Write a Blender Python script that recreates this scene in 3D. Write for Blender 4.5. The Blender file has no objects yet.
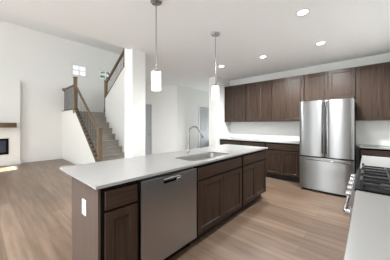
import bpy, bmesh, math, random
from mathutils import Vector, Matrix
random.seed(4)
PI = math.pi
scene = bpy.context.scene
col = scene.collection

# ------------------------------------------------------------------ camera, light, exposure
cam_d = bpy.data.cameras.new('camera'); cam = bpy.data.objects.new('camera', cam_d); col.objects.link(cam)
cam.location = (0, 0, 1.33)
cam.rotation_euler = (PI/2, 0, math.radians(41.864 - 90))
cam_d.sensor_width = 36; cam_d.lens = 192.5/390*36
cam_d.shift_y = -5.5/390
cam_d.clip_start = 0.02
scene.camera = cam

vs = scene.view_settings
vs.view_transform = 'Standard'; vs.look = 'None'; vs.gamma = 1; vs.use_curve_mapping = False
vs.exposure = 0.25

world = bpy.data.worlds.new('daylight_sky'); scene.world = world; world.use_nodes = True
wn = world.node_tree; wn.nodes.clear()
wo = wn.nodes.new('ShaderNodeOutputWorld'); wb = wn.nodes.new('ShaderNodeBackground')
wb.inputs[0].default_value = (0.96, 0.98, 1.0, 1); wb.inputs[1].default_value = 1.0
wn.links.new(wb.outputs[0], wo.inputs[0])

def area_light(name, loc, rot, sx, sy, power, colr=(1, 0.985, 0.96)):
    d = bpy.data.lights.new(name, 'AREA'); d.shape = 'RECTANGLE'; d.size = sx; d.size_y = sy
    d.energy = power; d.color = colr
    o = bpy.data.objects.new(name, d); o.location = loc; o.rotation_euler = rot; col.objects.link(o); return o
# daylight through the windows of the west wall (x = -2.6); the two hall lamps are added fill
TOX = (0, -PI/2, 0)
DAY = (0.90, 0.965, 1.0)
area_light('daylight_patio_door', (-2.58, 1.88, 1.2), TOX, 2.3, 0.5, 46, DAY)
area_light('daylight_dining_window', (-2.58, 1.18, 1.2), TOX, 2.3, 0.45, 20, DAY)
area_light('daylight_great_room_window', (-2.4, 6.6, 1.6), Vector((7.8, -5.0, 0.6)).to_track_quat('-Z', 'Y').to_euler(), 2.2, 1.8, 76, DAY)
area_light('daylight_clerestory', (-2.5, 5.6, 3.75), (0, -PI/2 + math.radians(58), 0), 1.1, 3.6, 25, DAY)
area_light('upper_hall_fill', (6.9, 4.6, 3.9), (0, PI/2, 0), 1.2, 1.4, 60, DAY)  # added fill for the upper floor, no opening behind it
area_light('entry_hall_fill', (7.0, 4.3, 0.9), (0, PI/2 + math.radians(52), 0), 1.2, 1.2, 17, DAY)  # added fill tilted up to brighten the hall ceiling
for lx, ly, lz, le in ((-0.9, 0.7, 2.71, 160), (-0.8, 2.3, 2.71, 290), (-0.7, 5.6, 4.69, 60)):      # added unseen fill spots over dining area and great room, brightening the floor
    d = bpy.data.lights.new('ceiling_fill_spot', 'SPOT'); d.energy = le; d.spot_size = math.radians(160); d.spot_blend = 1.0; d.shadow_soft_size = .06; d.color = (.95, .985, 1)
    o = bpy.data.objects.new('ceiling_fill_spot', d); o.location = (lx, ly, lz); col.objects.link(o)
sd = bpy.data.lights.new('sun', 'SUN'); sd.energy = 50.0; sd.angle = math.radians(0.6); sd.color = (1, 0.95, 0.88)
so = bpy.data.objects.new('sun', sd); col.objects.link(so)
so.rotation_euler = Vector((1, 0.30, -0.65)).to_track_quat('-Z', 'Y').to_euler()

# ------------------------------------------------------------------ materials
def new_mat(name):
    m = bpy.data.materials.new(name); m.use_nodes = True
    nt = m.node_tree; b = nt.nodes['Principled BSDF']
    return m, nt, b
def coords(nt, scale):
    tc = nt.nodes.new('ShaderNodeTexCoord'); mp = nt.nodes.new('ShaderNodeMapping')
    mp.inputs['Scale'].default_value = scale
    nt.links.new(tc.outputs['Object'], mp.inputs[0]); return mp
def noise(nt, mp, scale, detail=3):
    n = nt.nodes.new('ShaderNodeTexNoise'); n.inputs['Scale'].default_value = scale; n.inputs['Detail'].default_value = detail
    nt.links.new(mp.outputs[0], n.inputs['Vector']); return n
def ramp(nt, fac, c0, c1, p0=0.3, p1=0.7):
    r = nt.nodes.new('ShaderNodeValToRGB'); e = r.color_ramp.elements
    e[0].position = p0; e[1].position = p1; e[0].color = (*c0, 1); e[1].color = (*c1, 1)
    nt.links.new(fac, r.inputs[0]); return r
def bump(nt, b, h, strength=0.1, dist=0.01):
    bp = nt.nodes.new('ShaderNodeBump'); bp.inputs['Strength'].default_value = strength; bp.inputs['Distance'].default_value = dist
    nt.links.new(h, bp.inputs['Height']); nt.links.new(bp.outputs[0], b.inputs['Normal'])
def simple(name, c, rough=0.5, metal=0.0, c2=None, nscale=6.0, sc=(1, 1, 1), bmp=0.0, spec=None):
    m, nt, b = new_mat(name)
    b.inputs['Roughness'].default_value = rough; b.inputs['Metallic'].default_value = metal
    if spec is not None: b.inputs['Specular IOR Level'].default_value = spec
    mp = coords(nt, sc); n = noise(nt, mp, nscale)
    c2 = c2 or tuple(x*0.97 for x in c)
    r = ramp(nt, n.outputs['Fac'], c2, c); nt.links.new(r.outputs[0], b.inputs['Base Color'])
    if bmp: bump(nt, b, n.outputs['Fac'], bmp, 0.004)
    return m
def wood(name, c0, c1, axis, rough=0.4, scale=9):
    s = [1, 1, 1]; s['xyz'.index(axis)] = 0.07
    m, nt, b = new_mat(name); b.inputs['Roughness'].default_value = rough; b.inputs['Specular IOR Level'].default_value = 0.22
    mp = coords(nt, tuple(x*scale for x in s)); n = noise(nt, mp, 4.0, 6)
    r = ramp(nt, n.outputs['Fac'], c0, c1); nt.links.new(r.outputs[0], b.inputs['Base Color'])
    bump(nt, b, n.outputs['Fac'], 0.08, 0.003); return m
def steel(name, c, rough, sc, aniso=0.0):
    m, nt, b = new_mat(name); b.inputs['Metallic'].default_value = 1.0; b.inputs['Base Color'].default_value = (*c, 1)
    mp = coords(nt, sc); n = noise(nt, mp, 1.0, 3)
    mr = nt.nodes.new('ShaderNodeMapRange'); mr.inputs[3].default_value = rough*0.85; mr.inputs[4].default_value = rough*1.15
    nt.links.new(n.outputs['Fac'], mr.inputs[0]); nt.links.new(mr.outputs[0], b.inputs['Roughness'])
    if aniso:       # level brushing spreads reflections up and down
        tg = nt.nodes.new('ShaderNodeTangent'); tg.direction_type = 'RADIAL'; tg.axis = 'Z'
        nt.links.new(tg.outputs[0], b.inputs['Tangent']); b.inputs['Anisotropic'].default_value = aniso; b.inputs['Anisotropic Rotation'].default_value = 0.25
    return m
def emit(name, c, strength, base=(0.9, 0.9, 0.88)):
    m, nt, b = new_mat(name); b.inputs['Base Color'].default_value = (*base, 1)
    b.inputs['Emission Color'].default_value = (*c, 1); b.inputs['Emission Strength'].default_value = strength; return m
def glass(name, tint=(1, 1, 1)):
    m, nt, b = new_mat(name); nt.nodes.remove(b)
    t = nt.nodes.new('ShaderNodeBsdfTransparent'); g = nt.nodes.new('ShaderNodeBsdfGlossy'); mx = nt.nodes.new('ShaderNodeMixShader')
    t.inputs[0].default_value = (*tint, 1); g.inputs['Roughness'].default_value = 0.02; mx.inputs[0].default_value = 0.07
    nt.links.new(t.outputs[0], mx.inputs[1]); nt.links.new(g.outputs[0], mx.inputs[2])
    nt.links.new(mx.outputs[0], nt.nodes['Material Output'].inputs[0]); return m

M = {}
M['wall'] = simple('wall_paint', (0.86, 0.855, 0.83), 0.85, bmp=0.02, nscale=40)
M['ceiling'] = simple('ceiling_paint', (0.90, 0.90, 0.89), 0.9, bmp=0.02, nscale=60)
M['trim'] = simple('white_trim_paint', (0.84, 0.84, 0.83), 0.45)
M['door'] = simple('grey_door_paint', (0.47, 0.48, 0.49), 0.5)
M['cab_z'] = wood('espresso_wood_upright', (0.025, 0.0145, 0.0095), (0.056, 0.034, 0.023), 'z', 0.38)
M['cab_x'] = wood('espresso_wood_across', (0.025, 0.0145, 0.0095), (0.056, 0.034, 0.023), 'x', 0.38)
M['cab_y'] = wood('espresso_wood_level', (0.025, 0.0145, 0.0095), (0.056, 0.034, 0.023), 'y', 0.38)
M['carcass'] = simple('carcass_with_gap_shade', (0.006, 0.004, 0.003), 0.7, spec=0.1)  # blackened so the gaps between fronts carry their shade in the colour
M['panel'] = wood('espresso_wood_panel', (0.075, 0.052, 0.042), (0.105, 0.075, 0.062), 'z', 0.35)
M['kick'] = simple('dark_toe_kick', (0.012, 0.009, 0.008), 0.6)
M['quartz'] = simple('white_quartz', (0.32, 0.314, 0.307), 0.2, c2=(0.315, 0.308, 0.30), nscale=3.0)
M['steel_z'] = steel('brushed_steel_upright', (0.29, 0.288, 0.285), 0.36, (9, 9, 0.4), 0.9)
M['steel_dw'] = steel('brushed_steel_dishwasher', (0.42, 0.42, 0.43), 0.30, (9, 9, 0.4))
M['steel_h'] = steel('polished_steel', (0.33, 0.33, 0.335), 0.2, (10, 10, 10))
M['handle'] = steel('grey_handle_steel', (0.17, 0.17, 0.175), 0.25, (10, 10, 10))
M['nickel'] = steel('brushed_nickel', (0.36, 0.355, 0.345), 0.28, (30, 30, 30))
M['sinksteel'] = steel('sink_steel', (0.50, 0.49, 0.48), 0.3, (20, 20, 20))
M['dark'] = simple('dark_grey_metal', (0.03, 0.03, 0.032), 0.45, 0.3)
M['black'] = simple('black_enamel', (0.008, 0.008, 0.009), 0.6, spec=0.04)
M['iron'] = simple('cast_iron', (0.035, 0.035, 0.035), 0.6, spec=0.15)
M['burner'] = simple('burner_cap_metal', (0.10, 0.10, 0.10), 0.4, 0.6)
M['knob'] = steel('knob_metal', (0.6, 0.6, 0.61), 0.25, (10, 10, 10))
M['rail'] = wood('stained_rail_wood', (0.15, 0.10, 0.06), (0.26, 0.185, 0.12), 'z', 0.45)
M['mantel'] = wood('mantel_wood', (0.10, 0.062, 0.035), (0.19, 0.12, 0.07), 'x', 0.5)
M['iron_bal'] = simple('baluster_metal', (0.06, 0.06, 0.065), 0.5, 0.4)
M['carpet'] = simple('greige_carpet', (0.42, 0.39, 0.345), 0.95, c2=(0.27, 0.245, 0.215), nscale=90, bmp=0.5)
M['outlet'] = simple('white_plastic', (0.85, 0.85, 0.86), 0.35)
M['slot'] = simple('dark_slot', (0.05, 0.05, 0.05), 0.6)
M['badge'] = simple('badge_grey', (0.35, 0.35, 0.36), 0.3, 0.8)
M['shade'] = emit('lit_opal_glass', (1, 0.96, 0.88), 2.2)
M['lens'] = emit('lit_downlight_lens', (1, 0.98, 0.94), 6.0)
M['pane'] = glass('window_glass')
M['fireglass'] = simple('fireplace_glass', (0.06, 0.075, 0.10), 0.05, nscale=3, spec=0.9)
M['foliage'] = simple('dark_needles', (0.02, 0.035, 0.03), 0.8, c2=(0.01, 0.016, 0.016))
M['bark'] = simple('bark', (0.05, 0.035, 0.025), 0.9)
M['blocker'] = simple('sun_blocker', (0.5, 0.49, 0.47), 0.8)

def floor_mat():
    m, nt, b = new_mat('oak_plank_floor')
    tc = nt.nodes.new('ShaderNodeTexCoord'); mp = nt.nodes.new('ShaderNodeMapping')
    mp.inputs['Rotation'].default_value = (0, 0, PI/2)
    nt.links.new(tc.outputs['Object'], mp.inputs[0])
    br = nt.nodes.new('ShaderNodeTexBrick'); nt.links.new(mp.outputs[0], br.inputs['Vector'])
    br.inputs['Scale'].default_value = 1.0; br.inputs['Brick Width'].default_value = 1.5; br.inputs['Row Height'].default_value = 0.18
    br.inputs['Mortar Size'].default_value = 0.0016; br.inputs['Mortar Smooth'].default_value = 0.3; br.inputs['Bias'].default_value = 0.0
    br.offset = 0.37; br.offset_frequency = 2
    br.inputs['Color1'].default_value = (0.165, 0.108, 0.072, 1); br.inputs['Color2'].default_value = (0.235, 0.164, 0.116, 1)
    br.inputs['Mortar'].default_value = (0.11, 0.075, 0.055, 1)
    mp2 = nt.nodes.new('ShaderNodeMapping'); mp2.inputs['Scale'].default_value = (11, 0.8, 1)
    nt.links.new(tc.outputs['Object'], mp2.inputs[0])
    n = noise(nt, mp2, 1.6, 6)
    r = ramp(nt, n.outputs['Fac'], (0.68, 0.65, 0.63), (1.22, 1.22, 1.23), 0.3, 0.72)
    mx = nt.nodes.new('ShaderNodeMix'); mx.data_type = 'RGBA'; mx.blend_type = 'MULTIPLY'; mx.inputs[0].default_value = 1.0
    nt.links.new(br.outputs['Color'], mx.inputs[6]); nt.links.new(r.outputs[0], mx.inputs[7])
    nt.links.new(mx.outputs[2], b.inputs['Base Color'])
    b.inputs['Roughness'].default_value = 0.34
    bump(nt, b, n.outputs['Fac'], 0.05, 0.002); return m
M['floor'] = floor_mat()

# ------------------------------------------------------------------ builders
class MB:
    """collects shapes in world coordinates, links them as one mesh object"""
    def __init__(s): s.bm = bmesh.new()
    def box(s, x0, x1, y0, y1, z0, z1, bev=0.0):
        x0, x1 = sorted((x0, x1)); y0, y1 = sorted((y0, y1)); z0, z1 = sorted((z0, z1))
        r = bmesh.ops.create_cube(s.bm, size=1)
        for v in r['verts']:
            v.co = Vector(((x0+x1)/2 + v.co.x*(x1-x0), (y0+y1)/2 + v.co.y*(y1-y0), (z0+z1)/2 + v.co.z*(z1-z0)))
        if bev:
            es = list({e for v in r['verts'] for e in v.link_edges})
            bmesh.ops.bevel(s.bm, geom=es, offset=bev, segments=2, affect='EDGES', profile=0.5)
        return s
    def prism(s, pts, axis, a, b, bev=0.0):
        """polygon pts in the two axes other than `axis` (cyclic order kept), from a to b along it"""
        def P(p, t):
            return Vector((t, p[0], p[1])) if axis == 'x' else Vector((p[0], t, p[1])) if axis == 'y' else Vector((p[0], p[1], t))
        lo = [s.bm.verts.new(P(p, a)) for p in pts]; hi = [s.bm.verts.new(P(p, b)) for p in pts]
        fs = [s.bm.faces.new(lo[::-1]), s.bm.faces.new(hi)]
        n = len(pts)
        for i in range(n): fs.append(s.bm.faces.new((lo[i], lo[(i+1) % n], hi[(i+1) % n], hi[i])))
        if bev:
            es = list({e for f in fs for e in f.edges})
            bmesh.ops.bevel(s.bm, geom=es, offset=bev, segments=2, affect='EDGES', profile=0.5)
        return s
    def bar(s, p0, p1, w, h, bev=0.0):
        """rectangular bar from p0 to p1, w across (horizontal), h the other way"""
        p0, p1 = Vector(p0), Vector(p1); d = (p1-p0); L = d.length; d.normalize()
        side = d.cross(Vector((0, 0, 1)))
        side = Vector((1, 0, 0)) if side.length < 1e-4 else side.normalized()
        up = side.cross(d)
        r = bmesh.ops.create_cube(s.bm, size=1)
        for v in r['verts']:
            v.co = (p0+p1)/2 + side*v.co.x*w + d*v.co.y*L + up*v.co.z*h
        if bev:
            es = list({e for v in r['verts'] for e in v.link_edges})
            bmesh.ops.bevel(s.bm, geom=es, offset=bev, segments=2, affect='EDGES', profile=0.5)
        return s
    def lathe(s, prof, p0, p1, seg=24):
        """profile [(radius, t in metres along the axis)] from p0 towards p1, capped"""
        p0, p1 = Vector(p0), Vector(p1); d = (p1-p0).normalized()
        a = d.orthogonal().normalized(); b = d.cross(a); rings = []
        for r, t in prof:
            rings.append([s.bm.verts.new(p0 + d*t + (a*math.cos(2*PI*k/seg) + b*math.sin(2*PI*k/seg))*max(r, 1e-4)) for k in range(seg)])
        for i in range(len(rings)-1):
            for k in range(seg):
                s.bm.faces.new((rings[i][k], rings[i][(k+1) % seg], rings[i+1][(k+1) % seg], rings[i+1][k]))
        s.bm.faces.new(rings[0][::-1]); s.bm.faces.new(rings[-1]); return s
    def cyl(s, p0, p1, r, seg=16):
        return s.lathe([(r, 0), (r, (Vector(p1)-Vector(p0)).length)], p0, p1, seg)
    def tube(s, pts, r, seg=12):
        pts = [Vector(p) for p in pts]; rs = r if isinstance(r, list) else [r]*len(pts); rings = []
        ref = None
        for i, p in enumerate(pts):
            d = (pts[min(i+1, len(pts)-1)] - pts[max(i-1, 0)]).normalized()
            if ref is None: ref = d.orthogonal().normalized()
            a = (ref - d*ref.dot(d)).normalized(); ref = a; b = d.cross(a)
            rings.append([s.bm.verts.new(p + (a*math.cos(2*PI*k/seg) + b*math.sin(2*PI*k/seg))*rs[i]) for k in range(seg)])
        for i in range(len(rings)-1):
            for k in range(seg):
                s.bm.faces.new((rings[i][k], rings[i][(k+1) % seg], rings[i+1][(k+1) % seg], rings[i+1][k]))
        s.bm.faces.new(rings[0][::-1]); s.bm.faces.new(rings[-1]); return s
    def ring(s, c, r0, r1, z0, z1, seg=28):
        vs = []
        for (r, z) in ((r0, z0), (r1, z0), (r1, z1), (r0, z1)):
            vs.append([s.bm.verts.new((c[0]+r*math.cos(2*PI*k/seg), c[1]+r*math.sin(2*PI*k/seg), z)) for k in range(seg)])
        for i in range(4):
            j = (i+1) % 4
            for k in range(seg): s.bm.faces.new((vs[i][k], vs[i][(k+1) % seg], vs[j][(k+1) % seg], vs[j][k]))
        return s
    def build(s, name, mat, parent=None, smooth=False, loc=None):
        org = ORIGIN.get(parent.name, Vector((0, 0, 0))) if parent else Vector(loc or (0, 0, 0))
        bmesh.ops.recalc_face_normals(s.bm, faces=s.bm.faces)
        for v in s.bm.verts: v.co -= org
        me = bpy.data.meshes.new(name); s.bm.to_mesh(me); s.bm.free()
        if smooth:
            for p in me.polygons: p.use_smooth = True
            me.set_sharp_from_angle(angle=math.radians(40))
        me.materials.append(mat)
        o = bpy.data.objects.new(name, me); col.objects.link(o)
        if parent: o.parent = parent
        else: o.location = org
        ORIGIN[o.name] = org
        return o
ORIGIN = {}
def tag(o, label, cat, group=None):
    o['label'] = label; o['category'] = cat
    if group: o['group'] = group
    return o
def thing(name, loc, label, cat, group=None):
    o = bpy.data.objects.new(name, None); o.empty_display_size = 0.1; col.objects.link(o); o.location = loc
    ORIGIN[o.name] = Vector(loc); return tag(o, label, cat, group)
def struct(name, mb, mat, parent=None, smooth=False):
    o = mb.build(name, mat, parent, smooth)
    if not parent: o['kind'] = 'structure'
    return o
def copy_tree(o, parent=None):
    c = o.copy(); col.objects.link(c)
    if parent: c.parent = parent
    for ch in [k for k in bpy.data.objects if k.parent == o]: copy_tree(ch, c)
    return c
def place_copy(o, loc, label, group=None):
    c = copy_tree(o); c.location = loc; c['label'] = label
    if group: c['group'] = group
    return c

# ------------------------------------------------------------------ setting
CH = 2.74; GH = 4.72; YB = 8.9; XW = -2.6; XE = 5.36; YS = -0.62; XH = 7.2
struct('floor', MB().box(XW-.15, XH+.1, YS-.15, YB+.15, -0.12, 0), M['floor'])
struct('ceiling', MB().box(XW-.1, XE+.1, YS-.1, 3.34, CH, CH+0.12), M['ceiling'])
struct('ceiling_hall', MB().prism([(1.9, 3.34), (XH, 3.34), (XH, 6.0), (3.27, 6.0), (3.19, 5.56), (2.03, 3.53), (1.9, 3.53)], 'z', CH, CH+0.26), M['ceiling'])
struct('ceiling_great_room', MB().box(XW-.1, XH+.1, 3.24, YB+.1, GH, GH+0.12), M['ceiling'])
struct('wall_header', MB().box(XW-.1, XH, 3.24, 3.34, CH+0.12, GH), M['wall'])
struct('wall_kitchen', MB().box(XE, XE+.1, YS-.1, 3.3, 0, CH), M['wall'])
struct('wall_south', MB().box(-0.1, XE, YS-.12, YS, 0, CH).box(XW, -0.1, YS-.12, YS, 0, CH), M['wall'])
# west wall (behind the camera) with patio door and great room window openings
w = MB()
w.box(XW-.12, XW, YS-.12, 0.3, 0, CH); w.box(XW-.12, XW, 2.6, 3.34, 0, GH); w.box(XW-.12, XW, YS-.12, 2.6, 2.2, GH)
w.box(XW-.12, XW, 3.34, 4.1, 0, GH); w.box(XW-.12, XW, 4.1, 6.1, 0, 0.6); w.box(XW-.12, XW, 4.1, 6.1, 2.5, 3.15)
w.box(XW-.12, XW, 6.1, 6.72, 0, 3.15); w.box(XW-.12, XW, 6.72, 7.42, 0, 0.5); w.box(XW-.12, XW, 6.72, 7.42, 2.25, 3.15)
w.box(XW-.12, XW, 7.42, YB, 0, GH); w.box(XW-.12, XW, 4.1, 7.42, 4.35, GH)
struct('wall_west', w, M['wall'])
struct('sun_blocker', MB().box(-6.6, XW-.12, -1.5, 6.12, 2.62, 2.75).box(-5, XW-.12, 3.2, 7.9, 4.42, 4.55), M['blocker'])  # added unseen slabs that keep sun out of the other west openings
# great room back wall with the two stair windows
WZ0, WZ1 = 3.34, 3.80; WIN = [(2.47, 3.03), (3.55, 4.11)]
w = MB(); w.box(XW-.1, WIN[0][0], YB, YB+.12, 0, GH); w.box(WIN[0][1], WIN[1][0], YB, YB+.12, 0, GH); w.box(WIN[1][1], XH+.1, YB, YB+.12, 0, GH)
for a, b in WIN: w.box(a, b, YB, YB+.12, 0, WZ0); w.box(a, b, YB, YB+.12, WZ1, GH)
struct('wall_great_room', w, M['wall'])
for i, (a, b) in enumerate(WIN):
    f = MB(); t = 0.035
    f.box(a, a+t, YB-.012, YB+.1, WZ0, WZ1).box(b-t, b, YB-.012, YB+.1, WZ0, WZ1).box(a, b, YB-.012, YB+.1, WZ0, WZ0+t).box(a, b, YB-.012, YB+.1, WZ1-t, WZ1)
    wd = struct('window_%d' % (i+1), f, M['trim'])
    m = MB(); mx, mz = (a+b)/2, (WZ0+WZ1)/2
    m.box(mx-.018, mx+.018, YB+.035, YB+.065, WZ0+t, WZ1-t).box(a+t, b-t, YB+.036, YB+.064, mz-.018, mz+.018)
    m.build('muntin', M['trim'], wd)
    MB().box(a+t, b-t, YB+.048, YB+.052, WZ0+t, WZ1-t).build('glass_pane', M['pane'], wd)
struct('wall_east', MB().box(XH, XH+.1, 3.3, YB, 0, GH), M['wall'])
# end of the wall between kitchen and great room, and the return beside the kitchen counter
struct('wall_pier', MB().box(1.88, 2.16, 3.24, 3.53, 0, CH).box(1.88, 2.16, 3.3401, 3.53, CH, GH), M['wall'])
struct('wall_return', MB().box(4.60, XH, 3.29, 3.56, 0, CH), M['wall'])
# hall: slanted closet wall and back wall
AX, AY, BX, BY = 3.60, 6.27, 4.68, 5.08
adir = Vector((BX-AX, BY-AY, 0)); AL = adir.length; adir.normalize(); anorm = Vector((-adir.y, adir.x, 0))
if anorm.x > 0: anorm = -anorm      # faces the kitchen
def apt(s, n, z): return Vector((AX, AY, z)) + adir*s + anorm*n
def abox(mb, s0, s1, n0, n1, z0, z1):
    vs = [apt(s, n, z) for z in (z0, z1) for (s, n) in ((s0, n0), (s1, n0), (s1, n1), (s0, n1))]
    V = [mb.bm.verts.new(v) for v in vs]
    for f in ((3, 2, 1, 0), (4, 5, 6, 7), (0, 1, 5, 4), (1, 2, 6, 5), (2, 3, 7, 6), (3, 0, 4, 7)): mb.bm.faces.new([V[i] for i in f])
    return mb
D0, D1, DH = 0.03, 0.72, 2.05
m = MB(); abox(m, -0.02, D0, -0.1, 0, 0, CH); abox(m, D1, AL, -0.1, 0, 0, CH); abox(m, D0, D1, -0.1, 0, DH, CH)
struct('wall_closet', m, M['wall'])
d = struct('door_1', abox(MB(), D0+.015, D1-.015, -0.07, -0.035, 0.01, DH-.01), M['door'])
m = MB()
for z0, z1 in ((0.18, 0.92), (1.06, 1.90)):
    for (s0, s1) in ((D0+.11, (D0+D1)/2-.04), ((D0+D1)/2+.04, D1-.11)): abox(m, s0, s1, -0.036, -0.027, z0, z1)
m.build('door_panel', M['door'], d)
h = MB(); p = apt(D1-.07, -0.035, 0.98); h.lathe([(0.026, 0), (0.026, 0.008), (0.01, 0.012), (0.01, 0.035), (0.026, 0.045), (0.026, 0.06), (0.012, 0.068)], p, p+anorm)
h.build('door_knob', M['nickel'], d, True)
struct('trim_1', abox(abox(abox(MB(), D0-.07, D0, 0, 0.018, 0, DH+.07), D1, D1+.07, 0, 0.018, 0, DH+.07), D0, D1, 0, 0.018, DH, DH+.07), M['trim'])
d0, d1 = 5.95, 6.70; Y2 = BY
struct('wall_hall', MB().box(BX-.02, d0, Y2, Y2+.1, 0, CH).box(d1, XH, Y2, Y2+.1, 0, CH).box(d0, d1, Y2, Y2+.1, DH, CH), M['wall'])
d = struct('door_2', MB().box(d0+.015, d1-.015, Y2+.035, Y2+.07, 0.01, DH-.01), M['door'])
m = MB()
for z0, z1 in ((0.18, 0.92), (1.06, 1.90)):
    for (s0, s1) in ((d0+.11, (d0+d1)/2-.04), ((d0+d1)/2+.04, d1-.11)): m.box(s0, s1, Y2+.026, Y2+.036, z0, z1)
m.build('door_panel', M['door'], d)
MB().lathe([(0.026, 0), (0.026, 0.008), (0.01, 0.012), (0.01, 0.035), (0.026, 0.045), (0.026, 0.06), (0.012, 0.068)], (d0+.08, Y2+.035, .98), (d0+.08, Y2, .98)).build('door_knob', M['nickel'], d, True)
struct('trim_2', MB().box(d0-.07, d0, Y2-.018, Y2, 0, DH+.07).box(d1, d1+.07, Y2-.018, Y2, 0, DH+.07).box(d0, d1, Y2-.018, Y2, DH, DH+.07), M['trim'])
abox(m := MB(), AL-.06, AL+.02, 0, 0.012, 0, CH); struct('trim_3', m, M['trim'])
# fireplace chase and baseboards
CX1, CY = 0.90, 8.74; FX0, FX1, FZ0, FZ1 = -0.42, 0.62, 0.36, 0.875
struct('wall_fireplace', MB().box(-0.75, FX0, CY, YB, 0, 2.79).box(FX1, CX1, CY, YB, 0, 2.79).box(FX0, FX1, CY, YB, 0, FZ0).box(FX0, FX1, CY, YB, FZ1, 2.79), M['wall'])
struct('baseboard_great_room', MB().box(CX1, 2.15, YB-.016, YB, 0, .11).box(XW, -0.75, YB-.016, YB, 0, .11), M['trim'])
struct('baseboard_fireplace', MB().box(-0.75, CX1+.014, CY-.014, CY, 0, .11).box(CX1, CX1+.014, CY, YB-.016, 0, .11), M['trim'])

# ------------------------------------------------------------------ stairs
SX0, SX1, XK = 2.15, 3.17, 2.25
RISE, RUN, Y1 = 0.2, 0.243, 5.62
LY = Y1 + RUN*8           # landing edge
wk = MB(); wk.prism([(5.52, 0), (5.52, 0.20), (5.62, 0.27), (7.45, 1.84), (YB, 1.84), (YB, 0)], 'x', SX0, XK)
struct('wall_stair_side', wk, M['wall'])
struct('baseboard_stair', MB().box(SX0-.014, SX0, 5.52, YB-.016, 0, .11), M['trim'])
st = thing('staircase', (2.7, Y1, 0), 'carpeted lower flight of greige stairs rising to the landing', 'staircase')
for k in range(8):
    y0 = Y1 + RUN*k
    m = MB().prism([(y0+.02, 0), (y0+.02, RISE*(k+1)-.04), (y0-.012, RISE*(k+1)-.034), (y0-.016, RISE*(k+1)-.012), (y0, RISE*(k+1)), (y0+RUN+.02, RISE*(k+1)), (y0+RUN+.02, 0)], 'x', XK+.002, SX1-.002)
    m.build('step', M['carpet'], st)
struct('floor_landing', MB().box(XK, 4.25, LY+.0201, YB, 1.50, 1.80), M['carpet'])
struct('wall_landing', MB().box(XK, 4.25, LY+.06, YB, 0, 1.50), M['wall'])
struct('wall_upper_stair', MB().prism([(7.42, 0), (7.42, 2.31), (6.0, 3.22), (5.55, 3.22), (5.55, 0)], 'x', SX1, SX1+.1), M['wall'])
st2 = thing('staircase', (3.75, 7.4, 1.8), 'carpeted upper flight of stairs behind the white stair wall, climbing from landing to upper floor', 'staircase')
for k in range(5):
    y0 = 7.42 - 0.205*k
    MB().box(SX1+.114, 4.247, y0-.205, y0, 1.8+.2*k, 2.0+.2*k).build('step', M['carpet'], st2)
struct('floor_upper', MB().box(3.27, XH, 3.34, 6.0, CH+.26, CH+.275), M['carpet'])
struct('wall_stair_back', MB().box(4.25, 4.35, 6.2, YB, 0, 3.0), M['wall'])

def newel(root, x, y, z0, z1, s=0.098):
    m = MB().box(x-s/2, x+s/2, y-s/2, y+s/2, z0, z1-.03, 0.006)
    m.box(x-s/2-.012, x+s/2+.012, y-s/2-.012, y+s/2+.012, z1-.03, z1, 0.006)
    m.box(x-s/2-.01, x+s/2+.01, y-s/2-.01, y+s/2+.01, z0, z0+.16, 0.004)
    return m.build('newel_post', M['rail'], root)
RX = 2.19
r1 = thing('stair_railing', (RX, 5.5, 0), 'brown wooden railing with dark thin balusters beside the lower flight and landing', 'railing')
newel(r1, RX, 5.47, 0, 1.235); newel(r1, RX, 7.5, 1.72, 2.97)
ha, hb = Vector((RX, 5.50, 1.10)), Vector((RX, 7.46, 2.66))
MB().bar(ha, hb, 0.06, 0.055, 0.012).build('handrail', M['rail'], r1)
ca, cb = Vector((RX+.005, 5.54, 0.245)), Vector((RX+.005, 7.45, 1.875))
MB().bar(ca, cb, 0.125, 0.035, 0.004).build('bottom_rail', M['rail'], r1)
nb = 15
for k in range(nb):
    t = (k+.6)/nb; a = ca.lerp(cb, t); h = ha.lerp(hb, t*0.985+.005)
    b = MB().cyl((RX, a.y, a.z), (RX, a.y, h.z), 0.0055, 8).build('baluster', M['iron_bal'], r1)
    MB().box(RX-.028, RX+.028, a.y-.026, a.y+.026, a.z-.005, a.z+.06, .004).build('baluster_shoe', M['iron_bal'], b)
MB().bar((RX, 7.55, 2.70), (RX, YB-.02, 2.70), 0.06, 0.055, 0.012).build('handrail', M['rail'], r1)
MB().box(RX-.05, RX+.05, YB-.022, YB, 2.64, 2.76, .01).build('rosette', M['rail'], r1)
MB().bar((RX, 7.55, 1.855), (RX, YB, 1.855), 0.125, 0.03, 0.004).build('bottom_rail', M['rail'], r1)
for k in range(13):
    y = 7.6 + k*0.1
    b = MB().cyl((RX, y, 1.86), (RX, y, 2.69), 0.0085, 8).build('baluster', M['iron_bal'], r1)
    MB().box(RX-.016, RX+.016, y-.016, y+.016, 1.868, 1.9, .004).build('baluster_shoe', M['iron_bal'], b)
UX = 3.22
r2 = thing('stair_railing', (UX, 7.45, 1.8), 'brown wooden railing slanting up the white wall of the upper flight', 'railing')
newel(r2, UX, 7.47, 1.8, 3.02); newel(r2, UX, 5.98, 3.22, 3.86)
ha, hb = Vector((UX, 7.44, 2.93)), Vector((UX, 6.0, 3.84)); ca, cb = Vector((UX, 7.42, 2.335)), Vector((UX, 6.02, 3.23))
MB().bar(ha, hb, 0.06, 0.055, 0.012).build('handrail', M['rail'], r2)
MB().bar(ca, cb, 0.115, 0.03, 0.004).build('bottom_rail', M['rail'], r2)
for k in range(15):
    t = (k+.6)/15; a = ca.lerp(cb, t); h = ha.lerp(hb, t)
    MB().cyl((UX, a.y, a.z), (UX, a.y, h.z), 0.0055, 8).build('baluster', M['iron_bal'], r2)

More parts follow.
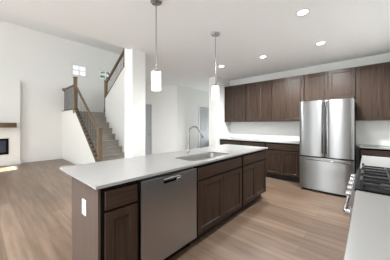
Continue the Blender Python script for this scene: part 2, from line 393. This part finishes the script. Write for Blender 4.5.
# tree outside the second stair window
tr = thing('conifer_tree', (5.6, 13.2, 0), 'dark conifer tree outside the stair window beside the upper railing', 'tree')
MB().lathe([(0.14, 0), (0.1, 3), (0.03, 5.4)], (5.6, 13.2, 0), (5.6, 13.2, 1)).build('trunk', M['bark'], tr)
fm = MB(); z = 1.0
while z < 5.5:
    rr = 1.25*(5.7-z)/4.7 + .12
    for k in range(16):
        a = random.uniform(0, 2*PI); L = rr*random.uniform(.7, 1.05)
        p0 = Vector((5.6, 13.2, z+.1)); p1 = p0 + Vector((math.cos(a)*L, math.sin(a)*L, -0.25*L))
        fm.tube([p0, p0.lerp(p1, .5)+Vector((0, 0, .03)), p1], [.12, .15, .02], 6)
    z += 0.27
fm.build('foliage', M['foliage'], tr, True)

# ------------------------------------------------------------------ fireplace
fp = thing('fireplace_insert', ((FX0+FX1)/2, CY, FZ0), 'black framed gas fireplace insert set in the white chimney breast', 'fireplace')
b = 0.062
MB().box(FX0, FX0+b, CY-.02, CY+.03, FZ0, FZ1).box(FX1-b, FX1, CY-.02, CY+.03, FZ0, FZ1).box(FX0+b, FX1-b, CY-.02, CY+.03, FZ0, FZ0+b).box(FX0+b, FX1-b, CY-.02, CY+.03, FZ1-b, FZ1).build('surround_frame', M['black'], fp)
MB().box(FX0+b, FX1-b, CY+.01, CY+.018, FZ0+b, FZ1-b).build('glass_front', M['fireglass'], fp)
MB().box(FX0+.01, FX1-.01, CY+.14, CY+.15, FZ0, FZ1).build('firebox_back', M['dark'], fp)
lg = MB()
for k in range(3): lg.cyl((-.2+.1*k, CY+.07+.02*k, FZ0+.10+.03*k), (.35+.06*k, CY+.09, FZ0+.12+.03*k), .028, 10)
lg.build('ceramic_log', M['bark'], fp, True)
tag(MB().box(-0.62, 0.80, CY-.19, CY, 1.235, 1.385, 0.006).build('mantel_shelf', M['mantel'], loc=(0.1, CY-.1, 1.235)), 'thick brown wooden mantel beam on the white chimney breast', 'mantel')

def outlet(o, n, up, label, group=None):
    """wall outlet: o centre, n axis letter+sign of its normal"""
    ax, sg = n
    t = thing('wall_outlet', o, label, 'outlet', group)
    def bx(m, hw, u0, z0, z1, d0, d1):
        c = Vector(o)
        if ax == 'x': return m.box(c.x+sg*d0, c.x+sg*d1, c.y+u0-hw, c.y+u0+hw, c.z+z0, c.z+z1, 0.0015)
        return m.box(c.x+u0-hw, c.x+u0+hw, c.y+sg*d0, c.y+sg*d1, c.z+z0, c.z+z1, 0.0015)
    bx(MB(), .040*up, 0, -.062*up, .062*up, 0, .007).build('cover_plate', M['outlet'], t)
    for s in (-1, 1):
        k = bx(MB(), .017, 0, s*.022*up-.014, s*.022*up+.014, .006, .010).build('socket', M['outlet'], t)
        q = MB(); bx(q, .0015, -.006, s*.022*up-.004, s*.022*up+.006, .009, .0105); bx(q, .0015, .006, s*.022*up-.004, s*.022*up+.006, .009, .0105)
        q.build('slot', M['slot'], k)
    return t
outlet((1.37, YB, 0.37), ('y', -1), 1, 'small white outlet low on the white wall right of the fireplace')

# ------------------------------------------------------------------ cabinets
CT, CB = 0.914, 0.892          # countertop top / underside
class Front:
    """maps (u along the front, n outward, z) to world for fronts facing -y ('y') or -x ('x')"""
    def __init__(s, kind, plane): s.k, s.p = kind, plane
    def box(s, m, u0, u1, n0, n1, z0, z1, bev=0.0):
        if s.k == 'y': return m.box(u0, u1, s.p-n0, s.p-n1, z0, z1, bev)
        return m.box(s.p-n0, s.p-n1, u0, u1, z0, z1, bev)
    def mat(s, upright=True): return M['cab_z'] if upright else M['cab_x' if s.k == 'y' else 'cab_y']
def shaker(F, u0, u1, z0, z1, parent, name='door', sw=0.058, th=0.021, rec=0.011):
    m = MB()
    F.box(m, u0, u0+sw, 0, th, z0, z1, .0015); F.box(m, u1-sw, u1, 0, th, z0, z1, .0015)
    F.box(m, u0+sw, u1-sw, 0, th, z0, z0+sw, .0015); F.box(m, u0+sw, u1-sw, 0, th, z1-sw, z1, .0015)
    def W(u, n, z): return Vector((u, F.p-n, z)) if F.k == 'y' else Vector((F.p-n, u, z))
    c = .011; o_ = [(u0+sw, z0+sw), (u1-sw, z0+sw), (u1-sw, z1-sw), (u0+sw, z1-sw)]
    i_ = [(u0+sw+c, z0+sw+c), (u1-sw-c, z0+sw+c), (u1-sw-c, z1-sw-c), (u0+sw+c, z1-sw-c)]
    vo = [m.bm.verts.new(W(u, th-.0005, z)) for u, z in o_]; vi = [m.bm.verts.new(W(u, th-rec, z)) for u, z in i_]
    vb = [m.bm.verts.new(W(u, .001, z)) for u, z in o_]
    for k in range(4):
        j = (k+1) % 4
        m.bm.faces.new((vo[k], vo[j], vi[j], vi[k])); m.bm.faces.new((vb[j], vb[k], vo[k], vo[j])[::-1])
    m.bm.faces.new(vi); m.bm.faces.new(vb[::-1])
    return m.build(name, F.mat(True), parent)
def slab(F, u0, u1, z0, z1, parent, name='drawer_front', th=0.021):
    return F.box(MB(), u0, u1, 0, th, z0, z1, .004).build(name, F.mat(False), parent)
def base_cabinet(F, u0, u1, depth, label, doors, ndraw=1, group=None, name='base_cabinet', hollow=False, gap=.013, loc=None):
    loc = ((u0+u1)/2, F.p+depth/2, 0) if F.k == 'y' else (F.p+depth/2, (u0+u1)/2, 0)
    t = thing(name, loc, label, 'cabinet', group)
    m = MB()
    if hollow:
        F.box(m, u0, u0+.018, 0, -depth, .105, CB); F.box(m, u1-.018, u1, 0, -depth, .105, CB)
        F.box(m, u0+.018, u1-.018, 0, -depth, .105, .123); F.box(m, u0+.018, u1-.018, -depth+.012, -depth, .123, CB)
        F.box(m, u0+.018, u1-.018, 0, -.02, .69, CB); F.box(m, u0+.018, u1-.018, 0, -.02, .123, .14)
    else: F.box(m, u0, u1, 0, -depth, .105, CB)
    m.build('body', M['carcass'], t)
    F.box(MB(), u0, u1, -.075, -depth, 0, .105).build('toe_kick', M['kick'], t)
    w = (u1-u0-2*gap)
    for k in range(ndraw):
        a = u0+gap+w*k/ndraw+(.002 if k else 0); b = u0+gap+w*(k+1)/ndraw-(.002 if k < ndraw-1 else 0)
        slab(F, a, b, .720, .855, t)
    for k in range(doors):
        a = u0+gap+w*k/doors+(.0015 if k else 0); b = u0+gap+w*(k+1)/doors-(.0015 if k < doors-1 else 0)
        shaker(F, a, b, .122, .700, t)
    return t
def upper_cabinet(F, u0, u1, depth, z0, z1, label, doors, group=None, gap=.010):
    t = thing('wall_cabinet', (F.p+depth/2, (u0+u1)/2, z0), label, 'cabinet', group)
    F.box(MB(), u0, u1, 0, -depth, z0, z1).build('body', M['cab_z'], t)
    w = u1-u0-2*gap
    for k in range(doors):
        a = u0+gap+w*k/doors+(.0015 if k else 0); b = u0+gap+w*(k+1)/doors-(.0015 if k < doors-1 else 0)
        shaker(F, a, b, z0+.004, z1-.012, t, rec=.007)
    return t

# island
FI = Front('y', 1.392)
IY1 = 1.965
base_cabinet(FI, .562, .866, IY1-1.392, 'narrow dark base cabinet with drawer above door, between island end panel and dishwasher', 1, gap=.026)
base_cabinet(FI, 1.562, 2.578, IY1-1.392, 'dark sink base cabinet with two doors and wide false drawer front, right of dishwasher', 2, name='sink_cabinet', hollow=True, gap=.018)
base_cabinet(FI, 2.582, 3.475, IY1-1.392, 'dark base cabinet with wide drawer over two doors at far end of the island', 2, gap=.018)
tag(MB().box(0.545, .5615, 1.392, IY1, 0, CB).build('island_end_panel', M['panel'], loc=(.558, 1.67, 0)), 'tall grey-brown wood panel closing the near end of the island', 'panel')
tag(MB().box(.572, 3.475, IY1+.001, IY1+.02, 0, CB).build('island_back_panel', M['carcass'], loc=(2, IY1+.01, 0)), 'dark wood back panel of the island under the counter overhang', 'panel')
outlet((.545, 1.648, .685), ('x', -1), .95, 'white outlet on the wooden end panel of the island')

# island countertop with the sink cut out
SXa, SXb, SYa, SYb = 1.60, 2.38, 1.45, 1.81
m = MB(); bm = m.bm
IX0, IX1, IY0, IYb = .516, 3.505, 1.354, 2.235
def rrect(x0, x1, y0, y1, r, n=5):
    pts = []
    for cx, cy, a0 in ((x1-r, y1-r, 0), (x0+r, y1-r, PI/2), (x0+r, y0+r, PI), (x1-r, y0+r, 1.5*PI)):
        for k in range(n+1): a = a0+PI/2*k/n; pts.append((cx+r*math.cos(a), cy+r*math.sin(a)))
    return pts
inn = rrect(SXa, SXb, SYa, SYb, .05); out = []
for (x, y) in inn:       # push each rim point out to the slab edge, so quads join the two loops
    i = len(out); q = i // 6; k = i % 6
    cx, cy = [(IX1, IYb), (IX0, IYb), (IX0, IY0), (IX1, IY0)][q]
    f = k/5
    if q == 0: p = (IX1, y) if k < 2 else (x, IYb) if k > 3 else (cx, cy)
    elif q == 1: p = (x, IYb) if k < 2 else (IX0, y) if k > 3 else (cx, cy)
    elif q == 2: p = (IX0, y) if k < 2 else (x, IY0) if k > 3 else (cx, cy)
    else: p = (x, IY0) if k < 2 else (IX1, y) if k > 3 else (cx, cy)
    out.append(p)
n = len(inn)
tI = [bm.verts.new((x, y, CT)) for x, y in inn]; bI = [bm.verts.new((x, y, CB)) for x, y in inn]
tO = [bm.verts.new((x, y, CT)) for x, y in out]; bO = [bm.verts.new((x, y, CB)) for x, y in out]
for i in range(n):
    j = (i+1) % n
    bm.faces.new((tI[i], tI[j], tO[j], tO[i])); bm.faces.new((bI[j], bI[i], bO[i], bO[j]))
    bm.faces.new((tI[j], tI[i], bI[i], bI[j])); bm.faces.new((tO[i], tO[j], bO[j], bO[i]))
bmesh.ops.remove_doubles(bm, verts=bm.verts, dist=1e-5)
bmesh.ops.dissolve_degenerate(bm, edges=bm.edges, dist=1e-5)
tag(m.build('island_countertop', M['quartz'], loc=(2, 1.78, CB)), 'long white quartz countertop of the island around the sink', 'countertop')

# sink
sk = thing('sink', ((SXa+SXb)/2, (SYa+SYb)/2, .70), 'stainless undermount sink let into the white island counter', 'sink')
m = MB(); bm = m.bm
loops = []
for (off, z) in ((.025, CB-.001), (.0, CB-.001), (-.006, CB-.06), (-.012, .73), (-.04, .70), (-.05, .70)):
    loops.append([bm.verts.new((x, y, z)) for x, y in rrect(SXa-off, SXb+off, SYa-off, SYb+off, .05)])
for (off, z) in ((-.05, .694), (0.0, .694), (.012, .73), (.012, CB-.006), (.025, CB-.006)):
    loops.append([bm.verts.new((x, y, z)) for x, y in rrect(SXa-off, SXb+off, SYa-off, SYb+off, .05)])
for a, b in zip(loops, loops[1:]+loops[:1]):
    if a is loops[5]: continue
    for i in range(n): bm.faces.new((a[i], a[(i+1) % n], b[(i+1) % n], b[i]))
bm.faces.new(loops[5]); bm.faces.new(loops[6][::-1])
m.build('basin', M['sinksteel'], sk, True)
MB().ring(((SXa+SXb)/2, (SYa+SYb)/2), .025, .045, .7005, .704).build('drain_ring', M['steel_h'], sk)
MB().cyl(((SXa+SXb)/2, (SYa+SYb)/2, .7005), ((SXa+SXb)/2, (SYa+SYb)/2, .703), .024).build('drain_strainer', M['dark'], sk)

# faucet
fx, fy = 1.985, 1.90
fc = thing('faucet', (fx, fy, CT), 'tall brushed nickel gooseneck faucet standing behind the island sink', 'faucet')
MB().lathe([(.024, 0), (.024, .005), (.016, .010), (.016, .09), (.0125, .10)], (fx, fy, CT), (fx, fy, 2)).build('base_body', M['nickel'], fc, True)
R = 0.080; zc = CT+.305; pts = [(fx, fy, CT+.09), (fx, fy, zc)]
dv = Vector((0.55, -0.83, 0)).normalized()
for k in range(1, 13):
    a = PI - k*(PI-.33)/12
    pts.append(Vector((fx, fy, zc)) + dv*(R + R*math.cos(a)) + Vector((0, 0, R*math.sin(a))))
MB().tube(pts, .012).build('spout', M['nickel'], fc, True)
e = pts[-1]; dirv = (Vector(pts[-1])-Vector(pts[-2])).normalized()
MB().lathe([(.0118, 0), (.0135, .02), (.015, .115), (.013, .12)], e, e+dirv).build('spray_head', M['nickel'], fc, True)
MB().tube([(fx+.018, fy, CT+.06), (fx+.045, fy, CT+.062), (fx+.10, fy, CT+.075)], [.009, .007, .006]).build('lever', M['nickel'], fc, True)

# dishwasher
DX0, DX1, DF = .872, 1.552, 1.366
dw = thing('dishwasher', ((DX0+DX1)/2, 1.66, 0), 'stainless steel dishwasher built into the island beside the narrow cabinet', 'dishwasher')
MB().box(DX0+.01, DX1-.01, 1.41, IY1-.01, .105, CB-.004).build('body', M['dark'], dw)
MB().box(DX0+.01, DX1-.01, 1.46, 1.50, 0, .105).build('toe_kick', M['black'], dw)
cxm = (DX0+DX1)/2 - .005
# door: front skin with pocket handle recess
px0, px1, pz0, pz1 = cxm-.105, cxm+.105, .792, .832
m = MB(); 
m.box(DX0, px0, DF, 1.41, .115, .862, .003); m.box(px1, DX1, DF, 1.41, .115, .862, .003)
m.box(px0-.003, px1+.003, DF+.0005, 1.41, .115, pz0); m.box(px0-.003, px1+.003, DF+.0005, 1.41, pz1, .862)
m.build('door', M['steel_dw'], dw)
MB().box(px0, px1, 1.385, 1.409, pz0, pz1).build('handle_recess', M['black'], dw)
MB().box(px0, px1, DF-.006, DF+.012, pz1-.012, pz1+.006, .004).build('handle', M['steel_h'], dw)
MB().box(px1-.05, px1+.004, DF-.007, DF+.01, pz0-.004, pz1-.012, .004).build('handle_end', M['knob'], dw)
MB().cyl((DX0+.075, DF+.001, .80), (DX0+.075, DF-.0015, .80), .011, 20).build('round_logo', M['badge'], dw)
m = MB()
for k in range(5): m.box(px1+.05+k*.013, px1+.058+k*.013, DF-.001, DF+.001, .818, .829)
m.build('printed_text', M['badge'], dw)

# kitchen wall: base cabinets, counter, uppers
FK = Front('x', 4.785); KD = XE-.002-4.785
base_cabinet(FK, 2.565, 3.288, KD, 'dark base cabinet in the corner by the white wall return, under the back counter', 2, ndraw=1)
base_cabinet(FK, 1.915, 2.561, KD, 'dark base cabinet, middle one of three under the back counter left of fridge', 1, ndraw=1)
base_cabinet(FK, 1.115, 1.911, KD, 'dark two-door base cabinet standing directly left of the fridge', 2, ndraw=1)
base_cabinet(FK, -.618, .11, KD, 'dark base cabinet standing right of the fridge under short counter', 2, ndraw=1)
tag(MB().box(4.745, XE, 1.075, 3.289, CB, CT, .003).build('back_countertop', M['quartz'], loc=(5.05, 2.2, CB)), 'white quartz counter along the back wall, left of fridge', 'countertop')
tag(MB().box(4.745, XE, -.62, .13, CB, CT, .003).build('corner_countertop', M['quartz'], loc=(5.05, -.25, CB)), 'short white quartz counter along the back wall, right of fridge', 'countertop')
FU = Front('x', 5.045); UD = XE-.002-5.045; UZ0, UZ1 = 1.412, 2.49
upper_cabinet(FU, 2.572, 3.288, UD, UZ0, UZ1, 'dark two-door wall cabinet touching the white wall return, farthest from the fridge', 2)
upper_cabinet(FU, 1.852, 2.568, UD, UZ0, UZ1, 'dark wall cabinet, second from the white wall return, above back counter', 2)
upper_cabinet(FU, 1.094, 1.848, UD, UZ0, UZ1, 'dark tall wall cabinet just left of the fridge top', 2)
upper_cabinet(FU, .176, 1.090, UD, 1.87, UZ1, 'short dark two-door wall cabinet directly over the fridge', 2)
upper_cabinet(FU, -.612, .172, UD, UZ0, UZ1, 'dark tall wall cabinet right of the fridge, above short corner counter', 2)

# fridge
RY0, RY1, RF, RH = .175, 1.05, 4.40, 1.80
fr = thing('refrigerator', (4.85, (RY0+RY1)/2, 0), 'stainless french-door refrigerator with bottom freezer drawer, between dark cabinets', 'refrigerator')
MB().box(RF+.09, XE-.03, RY0+.005, RY1-.005, .03, RH-.02, .004).build('body', M['dark'], fr)
MB().box(RF+.07, RF+.12, RY0+.03, RY1-.03, 0, .05).build('kick_grille', M['black'], fr)
def bulged(y0, y1, z0, z1, bulge, name, parent):
    pts = [(RF+.085, y0)]; nseg = 12
    for k in range(nseg+1):
        t = k/nseg; yy = y0+(y1-y0)*t; e = min(t, 1-t)*(y1-y0)
        rr = .016; edge = (rr - math.sqrt(max(0, rr*rr-(rr-min(e, rr))**2)))
        pts.append((RF + .010 - bulge*math.sin(PI*t) + edge, yy))
    pts.append((RF+.085, y1))
    return MB().prism(pts, 'z', z0, z1).build(name, M['steel_z'], parent, True)
ym = (RY0+RY1)/2; ZS = .69
bulged(ym+.006, RY1, ZS+.013, RH, .012, 'door', fr); bulged(RY0, ym-.006, ZS+.013, RH, .012, 'door', fr)
bulged(RY0, RY1, .045, ZS-.013, .014, 'freezer_drawer', fr)
MB().box(RF+.03, RF+.089, ym-.0059, ym+.0059, ZS+.014, RH-.003).box(RF+.03, RF+.089, RY0+.004, RY1-.004, ZS-.0125, ZS+.0125).build('door_gap_shade', M['black'], fr)  # black filler put in to give the door gaps their dark shade
def handle(p0, p1, r=.0125, out=.05, mat='steel_h'):
    p0, p1 = Vector(p0), Vector(p1); o = Vector((-out, 0, 0)); d = (p1-p0).normalized()
    m = MB().tube([p0, p0+o*.7, p0+o+d*.03, (p0+p1)/2+o*1.1, p1+o-d*.03, p1+o*.7, p1], r)
    return m.build('handle', M[mat], fr, True)
for s in (-1, 1): handle((RF+.006, ym+s*.030, ZS+.09), (RF+.006, ym+s*.030, RH-.05), .010, mat='handle')
handle((RF+.004, RY0+.06, ZS-.055), (RF+.004, RY1-.06, ZS-.045), .013)
for y in (RY0+.05, RY1-.05): MB().box(RF+.03, RF+.13, y-.035, y+.035, RH-.021, RH+.015, .004).build('hinge_cap', M['dark'], fr)
MB().cyl((RF-.001, RY1-.07, RH-.08), (RF+.012, RY1-.07, RH-.08), .013, 20).build('round_logo', M['badge'], fr)

# range side: near counter, range, far counter
CY0, CYF = YS, .055
FS = M['cab_z']
def south_cabinet(x0, x1, label):
    t = thing('base_cabinet', ((x0+x1)/2, -.3, 0), label, 'cabinet')
    MB().box(x0, x1, CY0+.002, .004, .105, CB).build('body', M['cab_z'], t)
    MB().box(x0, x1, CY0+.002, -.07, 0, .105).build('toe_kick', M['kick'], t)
    MB().box(x0+.012, x1-.012, .004, .025, .716, .864, .002).build('drawer_front', M['cab_x'], t)
    w = (x1-x0-.024)/2
    for k in range(2):
        a = x0+.012+k*(w+.001); m = MB(); s = .058; b = a+w-.001
        m.box(a, a+s, .004, .025, .118, .702).box(b-s, b, .004, .025, .118, .702).box(a+s, b-s, .004, .025, .118, .118+s).box(a+s, b-s, .004, .025, .702-s, .702).box(a+s, b-s, .004, .016, .118+s, .702-s)
        m.build('door', M['cab_z'], t)
south_cabinet(.32, 1.592, 'dark base cabinet under the near white counter in front of the range')
south_cabinet(2.372, 3.42, 'dark base cabinet under white counter on the far side of range')
tag(MB().box(.30, 1.592, CY0, CYF, CB, CT, .003).build('near_countertop', M['quartz'], loc=(.95, -.3, CB)), 'wide white quartz counter in the near corner, in front of the range', 'countertop')
tag(MB().box(2.372, 3.44, CY0, CYF, CB, CT, .003).build('far_countertop', M['quartz'], loc=(2.9, -.3, CB)), 'white quartz counter on the far side of the black cooktop', 'countertop')
GX0, GX1 = 1.597, 2.367; GZ = .918
rg = thing('gas_range', (1.98, -.28, 0), 'slide-in gas range with black cooktop and bright knobs between two white counters', 'range')
MB().box(GX0, GX1, CY0+.02, .055, .03, GZ-.02).build('body', M['steel_z'], rg)
MB().box(GX0, GX1, CY0+.02, .062, GZ-.02, GZ+.004, .004).build('cooktop', M['black'], rg)
MB().prism([(.055, .80), (.095, .80), (.075, GZ-.012), (.055, GZ-.012)], 'x', GX0, GX1).build('control_panel', M['steel_h'], rg)
MB().box(GX0+.004, GX1-.004, .0555, .085, .16, .79, .004).build('oven_door', M['steel_z'], rg)
MB().box(GX0+.1, GX1-.1, .0855, .087, .34, .64).build('oven_window', M['black'], rg)
MB().box(GX0+.03, GX1-.03, -.3, .03, 0, .03).build('base_plinth', M['black'], rg)
MB().tube([(GX0+.07, .085, .735), (GX0+.066, .106, .735), (GX0+.09, .116, .735), (GX1-.09, .116, .735), (GX1-.066, .106, .735), (GX1-.07, .085, .735)], .012).build('oven_handle', M['knob'], rg, True)
for k in range(5):
    x = GX0+.09+k*(GX1-GX0-.18)/4
    MB().lathe([(.021, 0), (.021, .005), (.017, .008), (.016, .030), (.012, .033)], (x, .083, .858), (x, .16, .866)).build('knob', M['knob'], rg, True)
for gx in range(3):
    x0 = GX0+.03+gx*.238; x1 = x0+.232; m = MB(); z0, z1 = GZ+.028, GZ+.042; y0, y1 = CY0+.07, .03
    for y in (y0, (y0+y1)/2, y1): m.box(x0, x1, y-.007, y+.007, z0, z1, .002)
    for x in (x0+.007, (x0+x1)/2, x1-.007): m.box(x-.007, x+.007, y0, y1, z0, z1, .002)
    for y in (y0+.145, y1-.145): m.box(x0, x1, y-.006, y+.006, z0, z1, .002)
    for x in (x0+.007, x1-.007):
        for y in (y0, (y0+y1)/2, y1): m.box(x-.007, x+.007, y-.007, y+.007, GZ+.004, z0)
        for y in (y0, (y0+y1)/2, y1): m.box(x-.007, x+.007, y-.007, y+.007, z1-.002, z1+.018, .002)
    m.build('grate', M['iron'], rg)
for (x, y) in ((GX0+.146, -.10), (GX0+.146, -.42), (GX0+.385, -.26), (GX1-.146, -.10), (GX1-.146, -.42)):
    MB().lathe([(.05, 0), (.05, .008), (.036, .010), (.036, .02), (.03, .023)], (x, y, GZ+.003), (x, y, 2)).build('burner', M['burner'], rg, True)

# ------------------------------------------------------------------ lamps
def pendant(x, y, label):
    t = thing('pendant_lamp', (x, y, CH), label, 'pendant lamp', 'pendants over the island')
    z0, z1, r = 1.718, 1.925, .053
    MB().lathe([(.066, 0), (.066, .018), (.060, .026), (.012, .03)], (x, y, CH), (x, y, 0)).build('canopy', M['nickel'], t, True)
    MB().cyl((x, y, z1+.02), (x, y, CH-.028), .0055, 10).build('rod', M['nickel'], t, True)
    MB().lathe([(.014, 0), (.03, .015), (r+.002, .022), (r+.002, .04)], (x, y, z1+.035), (x, y, 0)).build('cap', M['nickel'], t, True)
    MB().lathe([(r-.004, 0), (r, .004), (r, z1-z0-.006), (r-.006, z1-z0)], (x, y, z1), (x, y, 0), 32).build('glass_shade', M['shade'], t, True)
    return t
p1 = pendant(1.335, 1.79, 'lit white cylinder pendant on a long rod over the dishwasher end of the island')
place_copy(p1, (2.435, 1.757, CH), 'lit white cylinder pendant on a thin rod over the far half of the island')
dl = thing('recessed_light', (3.93, .605, CH), 'round recessed ceiling light in front of fridge, second nearest the camera', 'ceiling light', 'recessed kitchen lights')
MB().ring((3.93, .605), .058, .085, CH-.008, CH).build('trim_ring', M['trim'], dl)
MB().cyl((3.93, .605, CH-.006), (3.93, .605, CH-.001), .058, 24).build('lens', M['lens'], dl)
def cone_lamp(o, watts):
    d = bpy.data.lights.new('downlight_lamp', 'SPOT'); d.energy = watts; d.spot_size = math.radians(175); d.spot_blend = 0.6; d.shadow_soft_size = .05; d.color = (.955, .985, 1)
    l = bpy.data.objects.new('downlight_lamp', d); col.objects.link(l); l.parent = o; l.location = (0, 0, -.035)
LOCS = [((2.70, .605), 'round recessed ceiling light nearest the camera, at top of the photo'),
        ((3.92, 1.615), 'round recessed ceiling light in front of the wall cabinets, between two others'),
        ((3.89, 2.63), 'round recessed ceiling light farthest away, beside the second pendant rod')]
cps = [place_copy(dl, (x, y, CH), lab) for (x, y), lab in LOCS]
for o, wt in zip([dl]+cps, (195, 52, 185, 7)): cone_lamp(o, wt)
